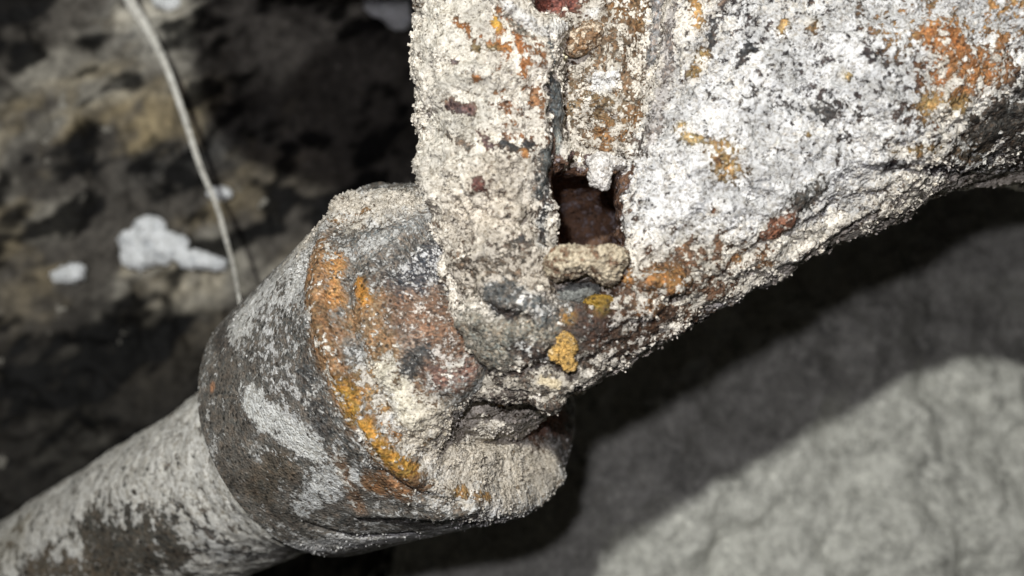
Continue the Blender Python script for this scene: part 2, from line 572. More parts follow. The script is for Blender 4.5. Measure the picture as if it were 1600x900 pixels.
def paint(V, bvh, base, salt, tint, patches, grit=1.0):
    """Stains fixed to the surface: each is a chain of points found on it, with a radius, colour and crust amount."""
    n = len(V)
    grit = np.broadcast_to(np.asarray(grit, np.float32), (n,))
    under = np.tile(np.array(base, np.float32), (n, 1))
    tin = np.tile(np.array(tint, np.float32), (n, 1))
    sal = np.full(n, salt, np.float32)
    w = fbm(V, 9, 4, 0.65) * 2.4
    w2 = fbm(V, 4.5, 3, 0.6, off=11) * 2.0
    w3 = fbm(V, 1.7, 2, 0.6, off=19) * 2.0
    wr = RNG.normal(size=n).astype(np.float32) * grit          # grain by grain
    hue = np.stack([1 + 0.35 * w, 1 + 0.35 * w + 0.06 * w2, 1 + 0.35 * w + 0.10 * w2], 1)
    for pts, r, st, col, sv_, tv in patches:
        P3 = [hit(bvh, *p) for p in pts]
        mmpx = np.mean([p[1] for p in P3]) / F
        R = r * mmpx
        lo = np.min(P3, 0) - 2.2 * R - 3; hi = np.max(P3, 0) + 2.2 * R + 3
        idx = np.where(np.all((V > lo) & (V < hi), axis=1))[0]
        if not len(idx):
            continue
        v = V[idx]
        D = np.full(len(idx), 1e9, np.float32)
        if len(P3) == 1:
            D = np.linalg.norm(v - P3[0], axis=1)
        for a, b in zip(P3[:-1], P3[1:]):
            ab = b - a
            t = np.clip(((v - a) @ ab) / (ab @ ab + 1e-9), 0, 1)
            D = np.minimum(D, np.linalg.norm(v - a - t[:, None] * ab, axis=1))
        x = D / R + (w[idx] * 0.5 + w2[idx] * 0.42 + w3[idx] * 0.30 + wr[idx] * 0.20)
        k = (1 - smooth(0.35, 1.3, x)) * st
        if col is not None:
            under[idx] += (np.array(col, np.float32) - under[idx]) * k[:, None]
        if sv_ is not None:
            sal[idx] += (sv_ - sal[idx]) * k
        if tv is not None:
            tin[idx] += (np.array(tv, np.float32) - tin[idx]) * k[:, None]
    under *= np.clip(hue, 0.35, 1.8) * np.exp(0.36 * wr + 0.35 * w3)[:, None]
    warm = np.clip(0.5 * w3 + 0.35 * RNG.normal(size=n).astype(np.float32) * grit, -0.5, 0.5)
    under *= np.stack([1 + 0.28 * warm, np.ones(n), 1 - 0.22 * warm], 1)
    sal = np.clip(sal + (0.20 * w + 0.22 * w2) * (0.25 + 0.75 * (1 - smooth(0.6, 0.98, sal))) + 0.07 * wr + 0.10 * w3 * (1 - smooth(0.7, 1.0, sal)), 0, 1.05)
    tin = tin * np.clip(1 + 0.16 * w[:, None] + np.array([0.0, 0.01, 0.04]) * w2[:, None] + 0.10 * w2[:, None] + 0.07 * wr[:, None], 0.5, 1.25)
    fl, lev = flakes(V, 13.0, 61)
    tone = np.array([0.90, 1.06, 0.78, 1.0, 0.84, 1.10, 0.93, 0.76, 1.02])[(lev.astype(int)) % 9]
    dens = np.array([-0.06, 0.05, -0.16, 0.02, -0.10, 0.07, 0.0, -0.18, 0.03])[(lev.astype(int) + 3) % 9]
    tin = tin * (1 + (tone - 1) * np.minimum(grit, 1.0))[:, None]
    sal = np.clip(sal + dens * np.minimum(grit, 1.0), 0, 1.05)
    return under, sal, np.clip(tin, 0, 0.86)


CREAM = (0.70, 0.655, 0.575); BEIGE = (0.55, 0.495, 0.415); COOL = (0.62, 0.62, 0.615); WHITE = (0.82, 0.82, 0.81)
TAN = (0.46, 0.39, 0.29); GREYW = (0.55, 0.55, 0.53); PASTE = (0.36, 0.335, 0.28)
ORANGE = (0.34, 0.145, 0.05); OCHRE = (0.34, 0.215, 0.085); RUST = (0.30, 0.12, 0.04); BROWN = (0.15, 0.07, 0.035)
DKBROWN = (0.05, 0.026, 0.017); DARK = (0.045, 0.043, 0.042); METAL = (0.10, 0.092, 0.08); GREY = (0.12, 0.118, 0.108)
PURP = (0.13, 0.08, 0.075)

body_patches = [
    # right arm, cool white
    ([(1100, 250), (1250, 120), (1450, 40), (1650, 30)], 190, 1, (0.06, 0.05, 0.045), 0.80, COOL),
    ([(1050, 330), (1180, 300), (1330, 260)], 90, 1, None, 0.90, COOL),
    ([(1180, 60), (1300, 130), (1420, 130)], 90, 0.9, (0.05, 0.04, 0.04), 0.67, COOL),
    ([(1250, 230), (1420, 190)], 45, 0.7, (0.07, 0.05, 0.04), 0.66, COOL),
    ([(1410, 40), (1500, 20), (1580, 25)], 45, 0.9, (0.40, 0.22, 0.08), 0.62, COOL),
    ([(1470, 60), (1480, 110), (1475, 150)], 40, 1, ORANGE, 0.42, CREAM),
    ([(1520, 120), (1560, 105)], 45, 1, (0.35, 0.16, 0.06), 0.40, CREAM),
    ([(1500, 165), (1450, 165)], 22, 1, OCHRE, 0.35, CREAM),
    ([(1550, 205), (1600, 170), (1640, 230)], 66, 1, (0.055, 0.048, 0.04), 0.14, GREYW),
    ([(1500, 235), (1580, 265)], 22, 1, (0.08, 0.06, 0.04), 0.42, GREYW),
    ([(1130, 238), (1135, 255)], 28, 1, OCHRE, 0.36, CREAM),
    ([(1122, 250)], 9, 1, (0.08, 0.04, 0.015), 0.05, CREAM),
    ([(1062, 198), (1090, 220)], 13, 1, (0.42, 0.31, 0.15), 0.45, CREAM),
    ([(1098, 85), (1085, 118)], 12, 1, OCHRE, 0.4, CREAM),
    ([(1090, 5), (1087, 40)], 12, 1, (0.48, 0.28, 0.1), 0.35, CREAM),
    ([(1118, 30), (1110, 70)], 8, 1, DARK, 0.2, COOL),
    ([(1228, 35), (1222, 48)], 10, 1, OCHRE, 0.25, CREAM),
    ([(1270, 40)], 14, 1, (0.2, 0.12, 0.05), 0.4, CREAM),
    ([(1162, 90), (1170, 75)], 12, 1, DARK, 0.3, COOL),
    ([(1265, 180), (1290, 175)], 16, 1, DARK, 0.45, COOL),
    ([(1320, 115)], 10, 1, (0.5, 0.36, 0.16), 0.4, CREAM),
    ([(1262, 210)], 6, 1, OCHRE, 0.1, CREAM),
    ([(1395, 237), (1440, 235), (1470, 232)], 8, 0.8, OCHRE, 0.6, CREAM),
    ([(1390, 258), (1450, 262), (1540, 268)], 12, 1, (0.06, 0.05, 0.05), 0.45, COOL),
    ([(1255, 318), (1268, 300)], 26, 1, (0.09, 0.085, 0.075), 0.40, GREYW),
    ([(1200, 365), (1222, 352)], 24, 1, (0.22, 0.10, 0.06), 0.30, CREAM),
    ([(1130, 395), (1190, 410)], 30, 0.8, (0.24, 0.13, 0.06), 0.55, CREAM),
    ([(1115, 330)], 10, 1, BROWN, 0.4, CREAM),
    ([(1070, 390)], 13, 1, (0.3, 0.15, 0.06), 0.3, CREAM),
    ([(1150, 408)], 12, 1, (0.34, 0.17, 0.05), 0.3, CREAM),
    # lower right: brown and ochre
    ([(980, 470), (1050, 450), (1090, 440)], 84, 1, (0.14, 0.078, 0.045), 0.50, (0.6, 0.56, 0.48)),
    ([(1030, 435), (1060, 438)], 26, 1, (0.27, 0.135, 0.045), 0.32, CREAM),
    ([(1000, 488), (1030, 480)], 24, 1, (0.25, 0.125, 0.045), 0.34, CREAM),
    ([(978, 432)], 16, 1, (0.32, 0.16, 0.05), 0.2, CREAM),
    ([(880, 560), (950, 515), (1010, 510)], 62, 1, (0.06, 0.034, 0.02), 0.34, (0.6, 0.56, 0.5)),
    ([(900, 490), (930, 520)], 36, 1, DKBROWN, 0.24, GREYW),
    ([(935, 474)], 18, 1, (0.24, 0.15, 0.02), 0.08, CREAM),
    ([(885, 495)], 14, 1, (0.34, 0.18, 0.04), 0.12, CREAM),
    ([(845, 470), (880, 462), (900, 450)], 26, 1, GREY, 0.14, GREYW),
    ([(1020, 545), (1120, 480), (1250, 405)], 22, 0.9, (0.10, 0.07, 0.05), 0.56, (0.52, 0.50, 0.48)),
    # left branch
    ([(720, -60), (720, 100), (720, 280), (760, 370)], 110, 1, (0.20, 0.14, 0.09), 0.88, (0.60, 0.57, 0.50)),
    ([(740, 330), (780, 300), (790, 400)], 80, 0.9, (0.16, 0.11, 0.08), 0.80, BEIGE),
    ([(790, 50), (815, 120), (820, 190)], 48, 1, (0.30, 0.13, 0.05), 0.73, CREAM),
    ([(712, 38), (728, 46)], 9, 1, (0.34, 0.14, 0.04), 0.12, CREAM),
    ([(774, 34), (776, 40)], 9, 1, (0.5, 0.28, 0.05), 0.15, CREAM),
    ([(782, 74), (795, 78)], 10, 1, (0.36, 0.15, 0.04), 0.1, CREAM),
    ([(808, 62), (818, 100)], 8, 1, RUST, 0.2, CREAM),
    ([(815, 118), (822, 120)], 7, 1, ORANGE, 0.15, CREAM),
    ([(745, 120)], 6, 1, ORANGE, 0.2, CREAM),
    ([(705, 165), (735, 172)], 11, 1, PURP, 0.15, CREAM),
    ([(772, 78), (742, 78)], 8, 0.9, (0.2, 0.15, 0.07), 0.3, CREAM),
    ([(700, 95), (715, 98)], 7, 1, (0.1, 0.08, 0.08), 0.3, CREAM),
    ([(800, 40), (830, 55)], 10, 1, (0.16, 0.14, 0.11), 0.2, CREAM),
    ([(795, 160), (775, 165)], 9, 1, BROWN, 0.35, CREAM),
    ([(835, 150), (850, 185)], 12, 1, (0.26, 0.13, 0.06), 0.35, CREAM),
    ([(750, 210), (765, 230)], 9, 1, PURP, 0.35, BEIGE),
    ([(745, 285), (750, 292)], 9, 1, (0.14, 0.06, 0.05), 0.4, BEIGE),
    ([(700, 210), (735, 232)], 6, 1, (0.12, 0.1, 0.08), 0.4, BEIGE),
    ([(785, 222), (805, 235), (828, 225)], 11, 1, DARK, 0.12, CREAM),
    ([(820, 238)], 10, 1, (0.4, 0.18, 0.06), 0.15, CREAM),
    ([(805, 380), (815, 375)], 12, 1, DARK, 0.35, BEIGE),
    ([(790, 340), (840, 330)], 8, 0.8, (0.07, 0.06, 0.05), 0.5, BEIGE),
    # seam strip
    ([(853, 60), (860, 100), (866, 150), (872, 205)], 13, 1, (0.115, 0.125, 0.125), 0.06, GREYW),
    ([(868, 135), (876, 190)], 16, 1, (0.115, 0.125, 0.125), 0.04, GREYW),
    ([(870, 200), (858, 245), (848, 290)], 20, 1, (0.09, 0.095, 0.09), 0.30, GREYW),
    ([(872, 215), (865, 240)], 12, 1, (0.3, 0.31, 0.28), 0.3, GREYW),
    ([(855, 290), (848, 340), (846, 380)], 9, 1, DARK, 0.45, GREYW),
    # valley between the seams
    ([(940, 40), (945, 120), (945, 210)], 72, 1, (0.17, 0.112, 0.065), 0.50, (0.58, 0.535, 0.46)),
    ([(900, 165), (925, 150), (960, 190)], 32, 1, (0.20, 0.135, 0.07), 0.45, CREAM),
    ([(990, 10), (1000, 40), (965, 8)], 22, 1, (0.19, 0.11, 0.05), 0.36, CREAM),
    ([(935, 130), (955, 122)], 16, 1, None, 0.98, WHITE),
    ([(880, 90)], 10, 1, (0.5, 0.45, 0.12), 0.4, (0.75, 0.7, 0.4)),
    ([(1034, -10), (1026, 40), (1016, 95)], 13, 1, (0.27, 0.255, 0.245), 0.25, GREYW),
    ([(1048, 20), (1040, 110), (1015, 220)], 13, 0.9, (0.25, 0.22, 0.2), 0.55, (0.5, 0.47, 0.45)),
    ([(1010, 190), (1000, 230)], 12, 0.8, (0.1, 0.08, 0.07), 0.5, GREYW),
    ([(950, 215), (990, 190)], 26, 0.9, (0.28, 0.15, 0.06), 0.35, CREAM),
    ([(890, 245), (920, 250)], 14, 1, PURP, 0.25, CREAM),
    ([(795, 8), (848, 50), (880, 42), (925, 18)], 12, 1, None, 1.0, (0.76, 0.75, 0.72)),
    ([(845, 5), (890, 5)], 24, 1, (0.17, 0.06, 0.045), 0.05, (0.3, 0.2, 0.18)),
    ([(980, 300), (972, 370)], 14, 0.9, (0.09, 0.08, 0.075), 0.55, COOL),
    # lower centre: grey paste, dark folds
    ([(745, 545), (790, 590), (860, 580)], 85, 1.0, (0.075, 0.06, 0.048), 0.47, (0.40, 0.37, 0.315)),
    ([(770, 440), (800, 520)], 60, 0.7, (0.10, 0.085, 0.07), 0.55, (0.46, 0.43, 0.37)),
    ([(720, 440), (800, 430), (850, 440)], 45, 0.9, (0.14, 0.11, 0.08), 0.55, BEIGE),
    ([(745, 500), (760, 540), (830, 520)], 42, 1, (0.25, 0.23, 0.185), 0.38, PASTE),
    ([(700, 470), (720, 520), (745, 575)], 12, 1, (0.10, 0.07, 0.05), 0.4, PASTE),
    ([(770, 455), (830, 470), (850, 490)], 20, 1, (0.10, 0.098, 0.09), 0.30, GREYW),
    ([(770, 480), (800, 490)], 12, 1, (0.05, 0.04, 0.035), 0.35, GREYW),
    ([(820, 545), (850, 560)], 24, 1, (0.045, 0.035, 0.03), 0.36, GREYW),
    ([(760, 610), (840, 610), (890, 590)], 26, 1, (0.12, 0.10, 0.08), 0.62, (0.5, 0.46, 0.39)),
    ([(845, 595), (870, 600)], 9, 1, None, 0.85, (0.62, 0.53, 0.36)),
    ([(785, 632), (792, 628)], 9, 1, (0.33, 0.17, 0.04), 0.1, CREAM),
    ([(780, 612), (810, 608)], 12, 1, (0.09, 0.09, 0.085), 0.35, GREYW),
    ([(720, 590), (745, 600)], 18, 0.9, None, 0.8, PASTE),
]

sock_patches = [
    ([(340, 480), (420, 450), (460, 430)], 70, 1, None, 0.78, (0.56, 0.56, 0.54)),
    ([(480, 360), (540, 320), (630, 310)], 60, 1, (0.17, 0.13, 0.09), 0.84, (0.56, 0.52, 0.45)),
    ([(420, 490), (430, 560), (450, 620)], 55, 0.9, None, 0.50, (0.55, 0.55, 0.54)),
    ([(350, 600), (360, 720), (430, 800)], 62, 1, (0.125, 0.112, 0.095), 0.12, GREYW),
    ([(345, 510), (320, 540)], 16, 0.9, (0.085, 0.075, 0.065), 0.15, GREYW),
    ([(480, 590), (500, 660)], 30, 0.8, (0.09, 0.085, 0.08), 0.28, GREYW),
    ([(392, 628), (412, 648), (450, 675), (486, 700)], 30, 1, None, 0.97, (0.64, 0.65, 0.63)),
    ([(505, 760), (540, 745)], 38, 1, None, 0.80, (0.58, 0.59, 0.58)),
    ([(470, 795), (490, 780)], 20, 1, None, 0.75, (0.56, 0.57, 0.56)),
    ([(440, 720), (400, 770)], 34, 0.8, (0.10, 0.082, 0.06), 0.16, GREYW),
    ([(470, 860), (560, 870), (680, 835), (780, 800)], 42, 1, (0.14, 0.13, 0.12), 0.86, (0.58, 0.58, 0.57)),
    # inside of the band: mixed crust
    ([(700, 700), (780, 730), (840, 720)], 80, 1, (0.22, 0.17, 0.11), 0.92, (0.56, 0.51, 0.43)),
    ([(640, 690), (660, 650), (700, 660)], 40, 1, (0.2, 0.14, 0.08), 0.88, (0.56, 0.51, 0.42)),
    ([(600, 575), (625, 600), (630, 640)], 36, 1, (0.3, 0.2, 0.1), 0.95, (0.64, 0.60, 0.49)),
    ([(560, 590), (600, 640)], 24, 0.8, (0.32, 0.19, 0.07), 0.5, CREAM),
    ([(640, 480), (700, 500), (690, 560)], 60, 1, (0.17, 0.10, 0.062), 0.36, (0.58, 0.52, 0.46)),
    ([(640, 430), (690, 400)], 36, 1, (0.05, 0.05, 0.055), 0.50, (0.62, 0.62, 0.62)),
    ([(640, 570), (660, 550)], 22, 1, (0.05, 0.048, 0.045), 0.30, GREYW),
    ([(690, 590), (720, 580)], 26, 1, (0.16, 0.09, 0.07), 0.32, CREAM),
    ([(575, 380), (600, 370), (650, 350)], 26, 1, (0.26, 0.255, 0.24), 0.52, (0.52, 0.52, 0.5)),
    ([(560, 500), (580, 480), (590, 540)], 30, 0.9, (0.22, 0.13, 0.06), 0.3, CREAM),
    ([(530, 340), (570, 330)], 14, 0.8, (0.34, 0.19, 0.08), 0.5, CREAM),
    # rust band
    ([(500, 380), (492, 420), (496, 490), (512, 560), (535, 620), (575, 690), (640, 755)], 27, 1, (0.225, 0.128, 0.06), 0.22, CREAM),
    ([(522, 400), (525, 470)], 16, 1, (0.33, 0.17, 0.06), 0.3, CREAM),
    ([(535, 610), (560, 660), (600, 705), (640, 735)], 19, 1, (0.38, 0.20, 0.035), 0.22, CREAM),
    ([(500, 540), (540, 640), (590, 715)], 9, 0.8, None, 0.6, (0.6, 0.56, 0.48)),
    ([(560, 440), (572, 470)], 12, 1, (0.42, 0.2, 0.04), 0.1, CREAM),
    ([(600, 660), (620, 680)], 16, 0.9, (0.30, 0.15, 0.05), 0.4, CREAM),
    ([(590, 760), (640, 765)], 30, 1, (0.27, 0.145, 0.07), 0.32, CREAM),
    ([(530, 720), (560, 790)], 16, 0.8, (0.2, 0.12, 0.07), 0.35, CREAM),
    ([(720, 770), (770, 775)], 10, 1, (0.4, 0.24, 0.09), 0.35, CREAM),
    ([(800, 660), (835, 655), (868, 650)], 34, 1, (0.22, 0.11, 0.075), 0.12, (0.3, 0.24, 0.22)),
    ([(302, 600)], 9, 1, (0.34, 0.18, 0.1), 0.05, CREAM),
]
pipe_patches = [
    ([(150, 850), (200, 870), (250, 850)], 62, 1, (0.085, 0.076, 0.062), 0.12, GREYW),
    ([(60, 900), (160, 900)], 50, 1, (0.12, 0.10, 0.075), 0.3, GREYW),
    ([(0, 860), (30, 830)], 40, 0.8, (0.2, 0.17, 0.12), 0.55, (0.5, 0.48, 0.42)),
    ([(330, 850), (370, 870)], 40, 0.9, (0.09, 0.085, 0.08), 0.45, GREYW),
]

# ------------------------------------------------------------------ build: the fitting and its parts
fitting = bpy.data.objects.new("corroded_pipe", None)
fitting.empty_display_size = 0.02
scene.collection.objects.link(fitting)
fitting["label"] = "corroded metal pipe fitting caked in white and rusty crust, split open with a hole"
fitting["category"] = "pipe fitting"


def child(name, V, Q, mat, under, salt, tint, parent=fitting, **kw):
    return mesh_object(name, V, Q, mat, parent, {"under": under, "salt": salt, "tint": tint}, **kw)


# body
BV, BQ = subdivide(BV0, BQ0)
BN = normals(BV, BQ)
under, salt, tint = paint(BV, bvh_body, (0.12, 0.08, 0.055), 0.78, CREAM, body_patches)
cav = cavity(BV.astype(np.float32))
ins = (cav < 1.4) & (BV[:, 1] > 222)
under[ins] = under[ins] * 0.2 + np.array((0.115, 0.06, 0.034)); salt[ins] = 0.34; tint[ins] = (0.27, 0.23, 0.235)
crusty = smooth(0.15, 0.7, salt)
zone = smooth(-0.12, 0.28, fbm(BV, 17, 2, off=71))                 # coarse grit here, powder there
fl, lev = flakes(BV, 13.0, 61)
disp = (fl - 3.0) * 0.75 * (0.3 + 0.7 * crusty)
disp += fbm(BV, 6.0, 3, 0.55, billow=True) * 1.5 * (0.35 + 0.65 * crusty)
disp += fbm(BV, 2.3, 2, 0.6, off=5, billow=True) * (0.35 + 0.75 * zone) * (0.3 + 0.7 * crusty) * (1 - 0.45 * smooth(38, 60, BV[:, 0]))
disp += fbm(BV * np.array([1, 1, 2.2], np.float32), 11, 2, 0.5, off=9, ridged=True) * 0.9
disp += RNG.normal(size=len(BV)) * (0.03 + 0.13 * zone) * (0.3 + 0.7 * crusty)
BV = BV + BN * disp[:, None]
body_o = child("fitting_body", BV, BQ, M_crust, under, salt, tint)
body_o["label"] = "split branch and arm of the fitting under thick white crust"
body_data = (BV, BQ, under, salt, tint)

SOCKET_RELIEF = [
    ([(678, 350), (650, 382), (612, 425)], 7, -2.6), ([(655, 345), (622, 385), (580, 415)], 9, 2.2), ([(640, 405), (600, 440)], 6, 1.2),
    ([(640, 330), (600, 345), (560, 350)], 6, -1.6),
    ([(512, 375), (500, 430), (505, 500), (530, 585), (580, 680), (650, 752)], 11, 1.4),
    ([(548, 395), (540, 460), (555, 545), (600, 635), (668, 715)], 9, -1.8),
    ([(575, 440), (570, 500), (590, 560)], 9, 1.0), ([(640, 560), (665, 600), (690, 625)], 8, -1.6),
    ([(590, 570), (625, 600), (640, 650)], 22, 1.6), ([(700, 625), (715, 655), (700, 700)], 8, -2.2), ([(690, 690), (760, 720), (800, 700)], 24, 1.8),
    ([(740, 700), (770, 680), (800, 690)], 8, -1.8), ([(600, 740), (650, 775), (720, 790)], 9, -1.4), ([(560, 800), (640, 800), (740, 790)], 14, 1.4),
    ([(480, 820), (560, 840), (640, 835)], 8, -1.2),
]
# socket
under, salt, tint = paint(CV, bvh_sock, (0.135, 0.124, 0.108), 0.33, (0.52, 0.52, 0.5), sock_patches, 0.25 + 0.75 * smooth(48, 62, CS))
crusty = smooth(0.3, 0.9, salt)
rough_zone = smooth(50, 66, CS)
disp = fbm(CV, 7.0, 3, 0.55, billow=True) * (0.15 + 1.3 * crusty * (0.35 + 0.65 * rough_zone))
disp += fbm(CV, 2.1, 2, 0.6, off=5, billow=True) * (0.10 + 0.55 * crusty * (0.4 + 0.6 * rough_zone))
disp += fbm(CV, 22, 2, 0.5, off=2) * (0.8 + 2.2 * rough_zone)
fl, lev = flakes(CV, 13.0, 61)
disp += (fl - 3.0) * 0.7 * rough_zone * (0.3 + 0.7 * crusty)
disp += RNG.normal(size=len(CV)) * 0.09 * (0.1 + crusty) * (0.15 + 0.85 * rough_zone)
for chain, w_, amp in SOCKET_RELIEF:
    P3 = np.array([hit(bvh_sock, *c) for c in chain], np.float32)
    w_ = w_ * P3[:, 1].mean() / F
    j = np.where(np.all((CV > P3.min(0) - 3 * w_) & (CV < P3.max(0) + 3 * w_), axis=1))[0]
    D2 = np.full(len(j), 1e9, np.float32)
    for q0, q1 in zip(P3[:-1], P3[1:]):
        e = q1 - q0
        t = np.clip(((CV[j] - q0) @ e) / (e @ e + 1e-9), 0, 1)
        D2 = np.minimum(D2, ((CV[j] - q0 - t[:, None] * e) ** 2).sum(1))
    disp[j] += amp * np.exp(-D2 / (w_ * w_))
CV2 = CV + CN * disp[:, None]
sock_o = child("socket", CV2, CQ, M_crust, under, salt, tint)
sock_o["label"] = "grey metal socket with white patches and a band of orange rust"
sock_data = (CV2, CQ, under, salt, tint)

# pipe: crust lies in streaks round the pipe near the socket
under, salt, tint = paint(PV, bvh_pipe, (0.145, 0.135, 0.118), 0.76, (0.62, 0.61, 0.57), pipe_patches, 0.5)
streak = fbm(np.stack([PS, np.cos(PT) * 6, np.sin(PT) * 6], 1), 3.2, 3, 0.6)
salt = np.clip(salt + streak * 0.55 * smooth(-90, -10, PS), 0, 1)
disp = fbm(PV, 5, 3, 0.55) * 1.5 * smooth(0.2, 0.8, salt) + fbm(PV, 24, 2) * 2.2 + streak * 0.8 * smooth(-90, -10, PS)
pipe_o = child("pipe", PV + PN * disp[:, None], PQ, M_pipe, under, salt, tint)
pipe_o["label"] = "narrower pale grey pipe running away behind the socket"


# ------------------------------------------------------------------ lumps: small distance-field solids
def blob(name, balls, h, amp, ns, mat, under, salt, tint, parent=None, seed=0.0, spread=0.12):
    """balls: list of (centre mm, radii). One solid lump with an uneven skin."""
    lo = np.min([np.array(c) - np.array(r) for c, r in balls], 0) - 3 * h - amp * 2
    hi = np.max([np.array(c) + np.array(r) for c, r in balls], 0) + 3 * h + amp * 2

    def f(P):
        s = np.full(len(P), 1e3, np.float32)
        for c, r in balls:
            s = smin(s, s_ell(P, c, r), 0.9 * min(r))
        return s + fbm(P, ns, 3, 0.6, off=seed) * amp * 2
    V, Q = surface_nets(f, lo, hi, h)
    V = relax(V.astype(np.float64), Q, 1)
    V, Q = subdivide(V, Q)
    N_ = normals(V, Q)
    V = V + N_ * (fbm(V, ns * 0.45, 3, 0.6, off=seed + 3, billow=True) * amp * 1.3 + RNG.normal(size=len(V)) * 0.09 * amp)[:, None]
    n = len(V)
    j = 1 + spread * fbm(V, ns, 2, off=seed + 6)[:, None] * 3
    j = j * np.exp(0.16 * RNG.normal(size=(n, 1)))
    return mesh_object(name, V, Q, mat, parent, {"under": np.tile(under, (n, 1)) * j, "salt": np.full(n, salt) + 0.3 * fbm(V, ns * .6, 2, off=seed + 8),
                                                 "tint": np.tile(tint, (n, 1)) * j})


def on_body(px, py, lift=0.0):
    p = hit(bvh_body, px, py)
    return p * (1 - lift / np.linalg.norm(p))


def at_depth(px, py, d):
    return pt(px, py, d)


zt = 219.0
o = blob("hanging_lump", [(pt(938, 254, zt + 4), (3.2, 5.0, 2.6)), (pt(938, 270, zt), (3.0, 2.8, 2.8)), (pt(942, 288, zt), (1.7, 1.9, 1.6)), (pt(930, 280, zt), (1.7, 1.9, 1.7)),
                          (pt(962, 256, zt + 5), (3.0, 4.0, 1.7))],
         0.4, 0.6, 2.2, M_crust, (0.3, 0.26, 0.22), 0.85, (0.62, 0.60, 0.57), fitting, 1)
o["label"] = "white crystalline lump hanging from the top of the hole"
o = blob("crust_bridge", [(pt(868, 416, 211), (2.6, 4.5, 3.6)), (pt(884, 408, 209), (3.8, 4.5, 3.4)), (pt(902, 405, 208), (3.8, 4.5, 3.0)), (pt(922, 401, 208), (4.2, 4.5, 2.4)), (pt(945, 402, 209), (4.4, 4.5, 2.6)),
                          (pt(962, 404, 211), (3.4, 4.5, 2.6)), (pt(942, 416, 209), (3.8, 3.5, 3.0)), (pt(952, 432, 210), (2.6, 3.0, 2.0)), (pt(893, 418, 210), (3.0, 3.5, 2.0))],
         0.45, 0.7, 2.6, M_crust, (0.20, 0.12, 0.07), 0.66, (0.52, 0.45, 0.33), fitting, 2)
o["label"] = "tan crust bridging the lower edge of the hole"
p = on_body(880, 547, 1.2)
o = blob("rust_nodule", [(p + (0.2, 0, 2.8), (1.9, 1.8, 2.2)), (p + (-1.0, 0, -1.0), (2.5, 1.8, 2.3)), (p + (1.9, 0, 0.8), (1.8, 1.7, 2.3)), (p + (1.4, 0, -3.6), (1.6, 1.5, 1.9))],
         0.35, 0.8, 1.7, M_crust, (0.48, 0.30, 0.09), 0.34, (0.66, 0.5, 0.27), fitting, 3)
o["label"] = "bright ochre rust nodule below the hole"
p = on_body(907, 66, 1.0)
o = blob("rust_nodule", [(p + (-2.0, 0, -0.5), (4.2, 4, 3.8)), (p + (2.6, 0, 2.2), (3.6, 3.5, 3.6))],
         0.6, 0.7, 4.0, M_crust, (0.24, 0.14, 0.07), 0.50, (0.6, 0.5, 0.38), fitting, 4)
o["label"] = "brown rust nodule between the two seams near the top"
p = on_body(892, 460, 0.6)
o = blob("grey_flake", [(p, (6.5, 2.4, 2.6)), (p + (4.2, 0.0, 1.6), (3.2, 2.0, 1.6))],
         0.5, 0.4, 4.0, M_crust, (0.13, 0.135, 0.125), 0.16, (0.42, 0.42, 0.38), fitting, 5)
o["label"] = "dark grey flake lodged under the tan bridge"
p = on_body(938, 472, 0.4)
o = blob("rust_nodule", [(p, (4.4, 2.6, 2.0))], 0.5, 0.4, 3.0, M_crust, (0.24, 0.145, 0.02), 0.1, (0.5, 0.4, 0.2), fitting, 6)
o["label"] = "olive brown nodule under the grey flake"
o = blob("crust_lip", [(pt(720, 602, 231), (7, 5, 3.0)), (pt(765, 614, 228), (8, 5.0, 2.8)), (pt(808, 614, 227), (6, 4.5, 2.4)), (pt(845, 606, 227), (5, 4, 2.6)), (pt(856, 618, 227), (1.8, 2.2, 2.2))],
         0.6, 1.1, 5.0, M_crust, (0.08, 0.065, 0.055), 0.48, (0.40, 0.37, 0.32), fitting, 7)
o["label"] = "folded lip of crust overhanging the broken socket edge"


o = blob("unseen_elbow", [(pt(700, -330, 246), (40, 26, 44)), (pt(500, -330, 248), (44, 26, 46)), (pt(310, -325, 252), (36, 26, 42)), (pt(190, -310, 254), (26, 24, 33))],  # out of view; lumps sized to throw the shadow on the left wall
         2.4, 1.5, 12.0, M_crust, (0.2, 0.15, 0.1), 0.8, CREAM, fitting, 9)
o["label"] = "unseen bend of the branch to the left, shaped to cast a shadow on the rock wall"


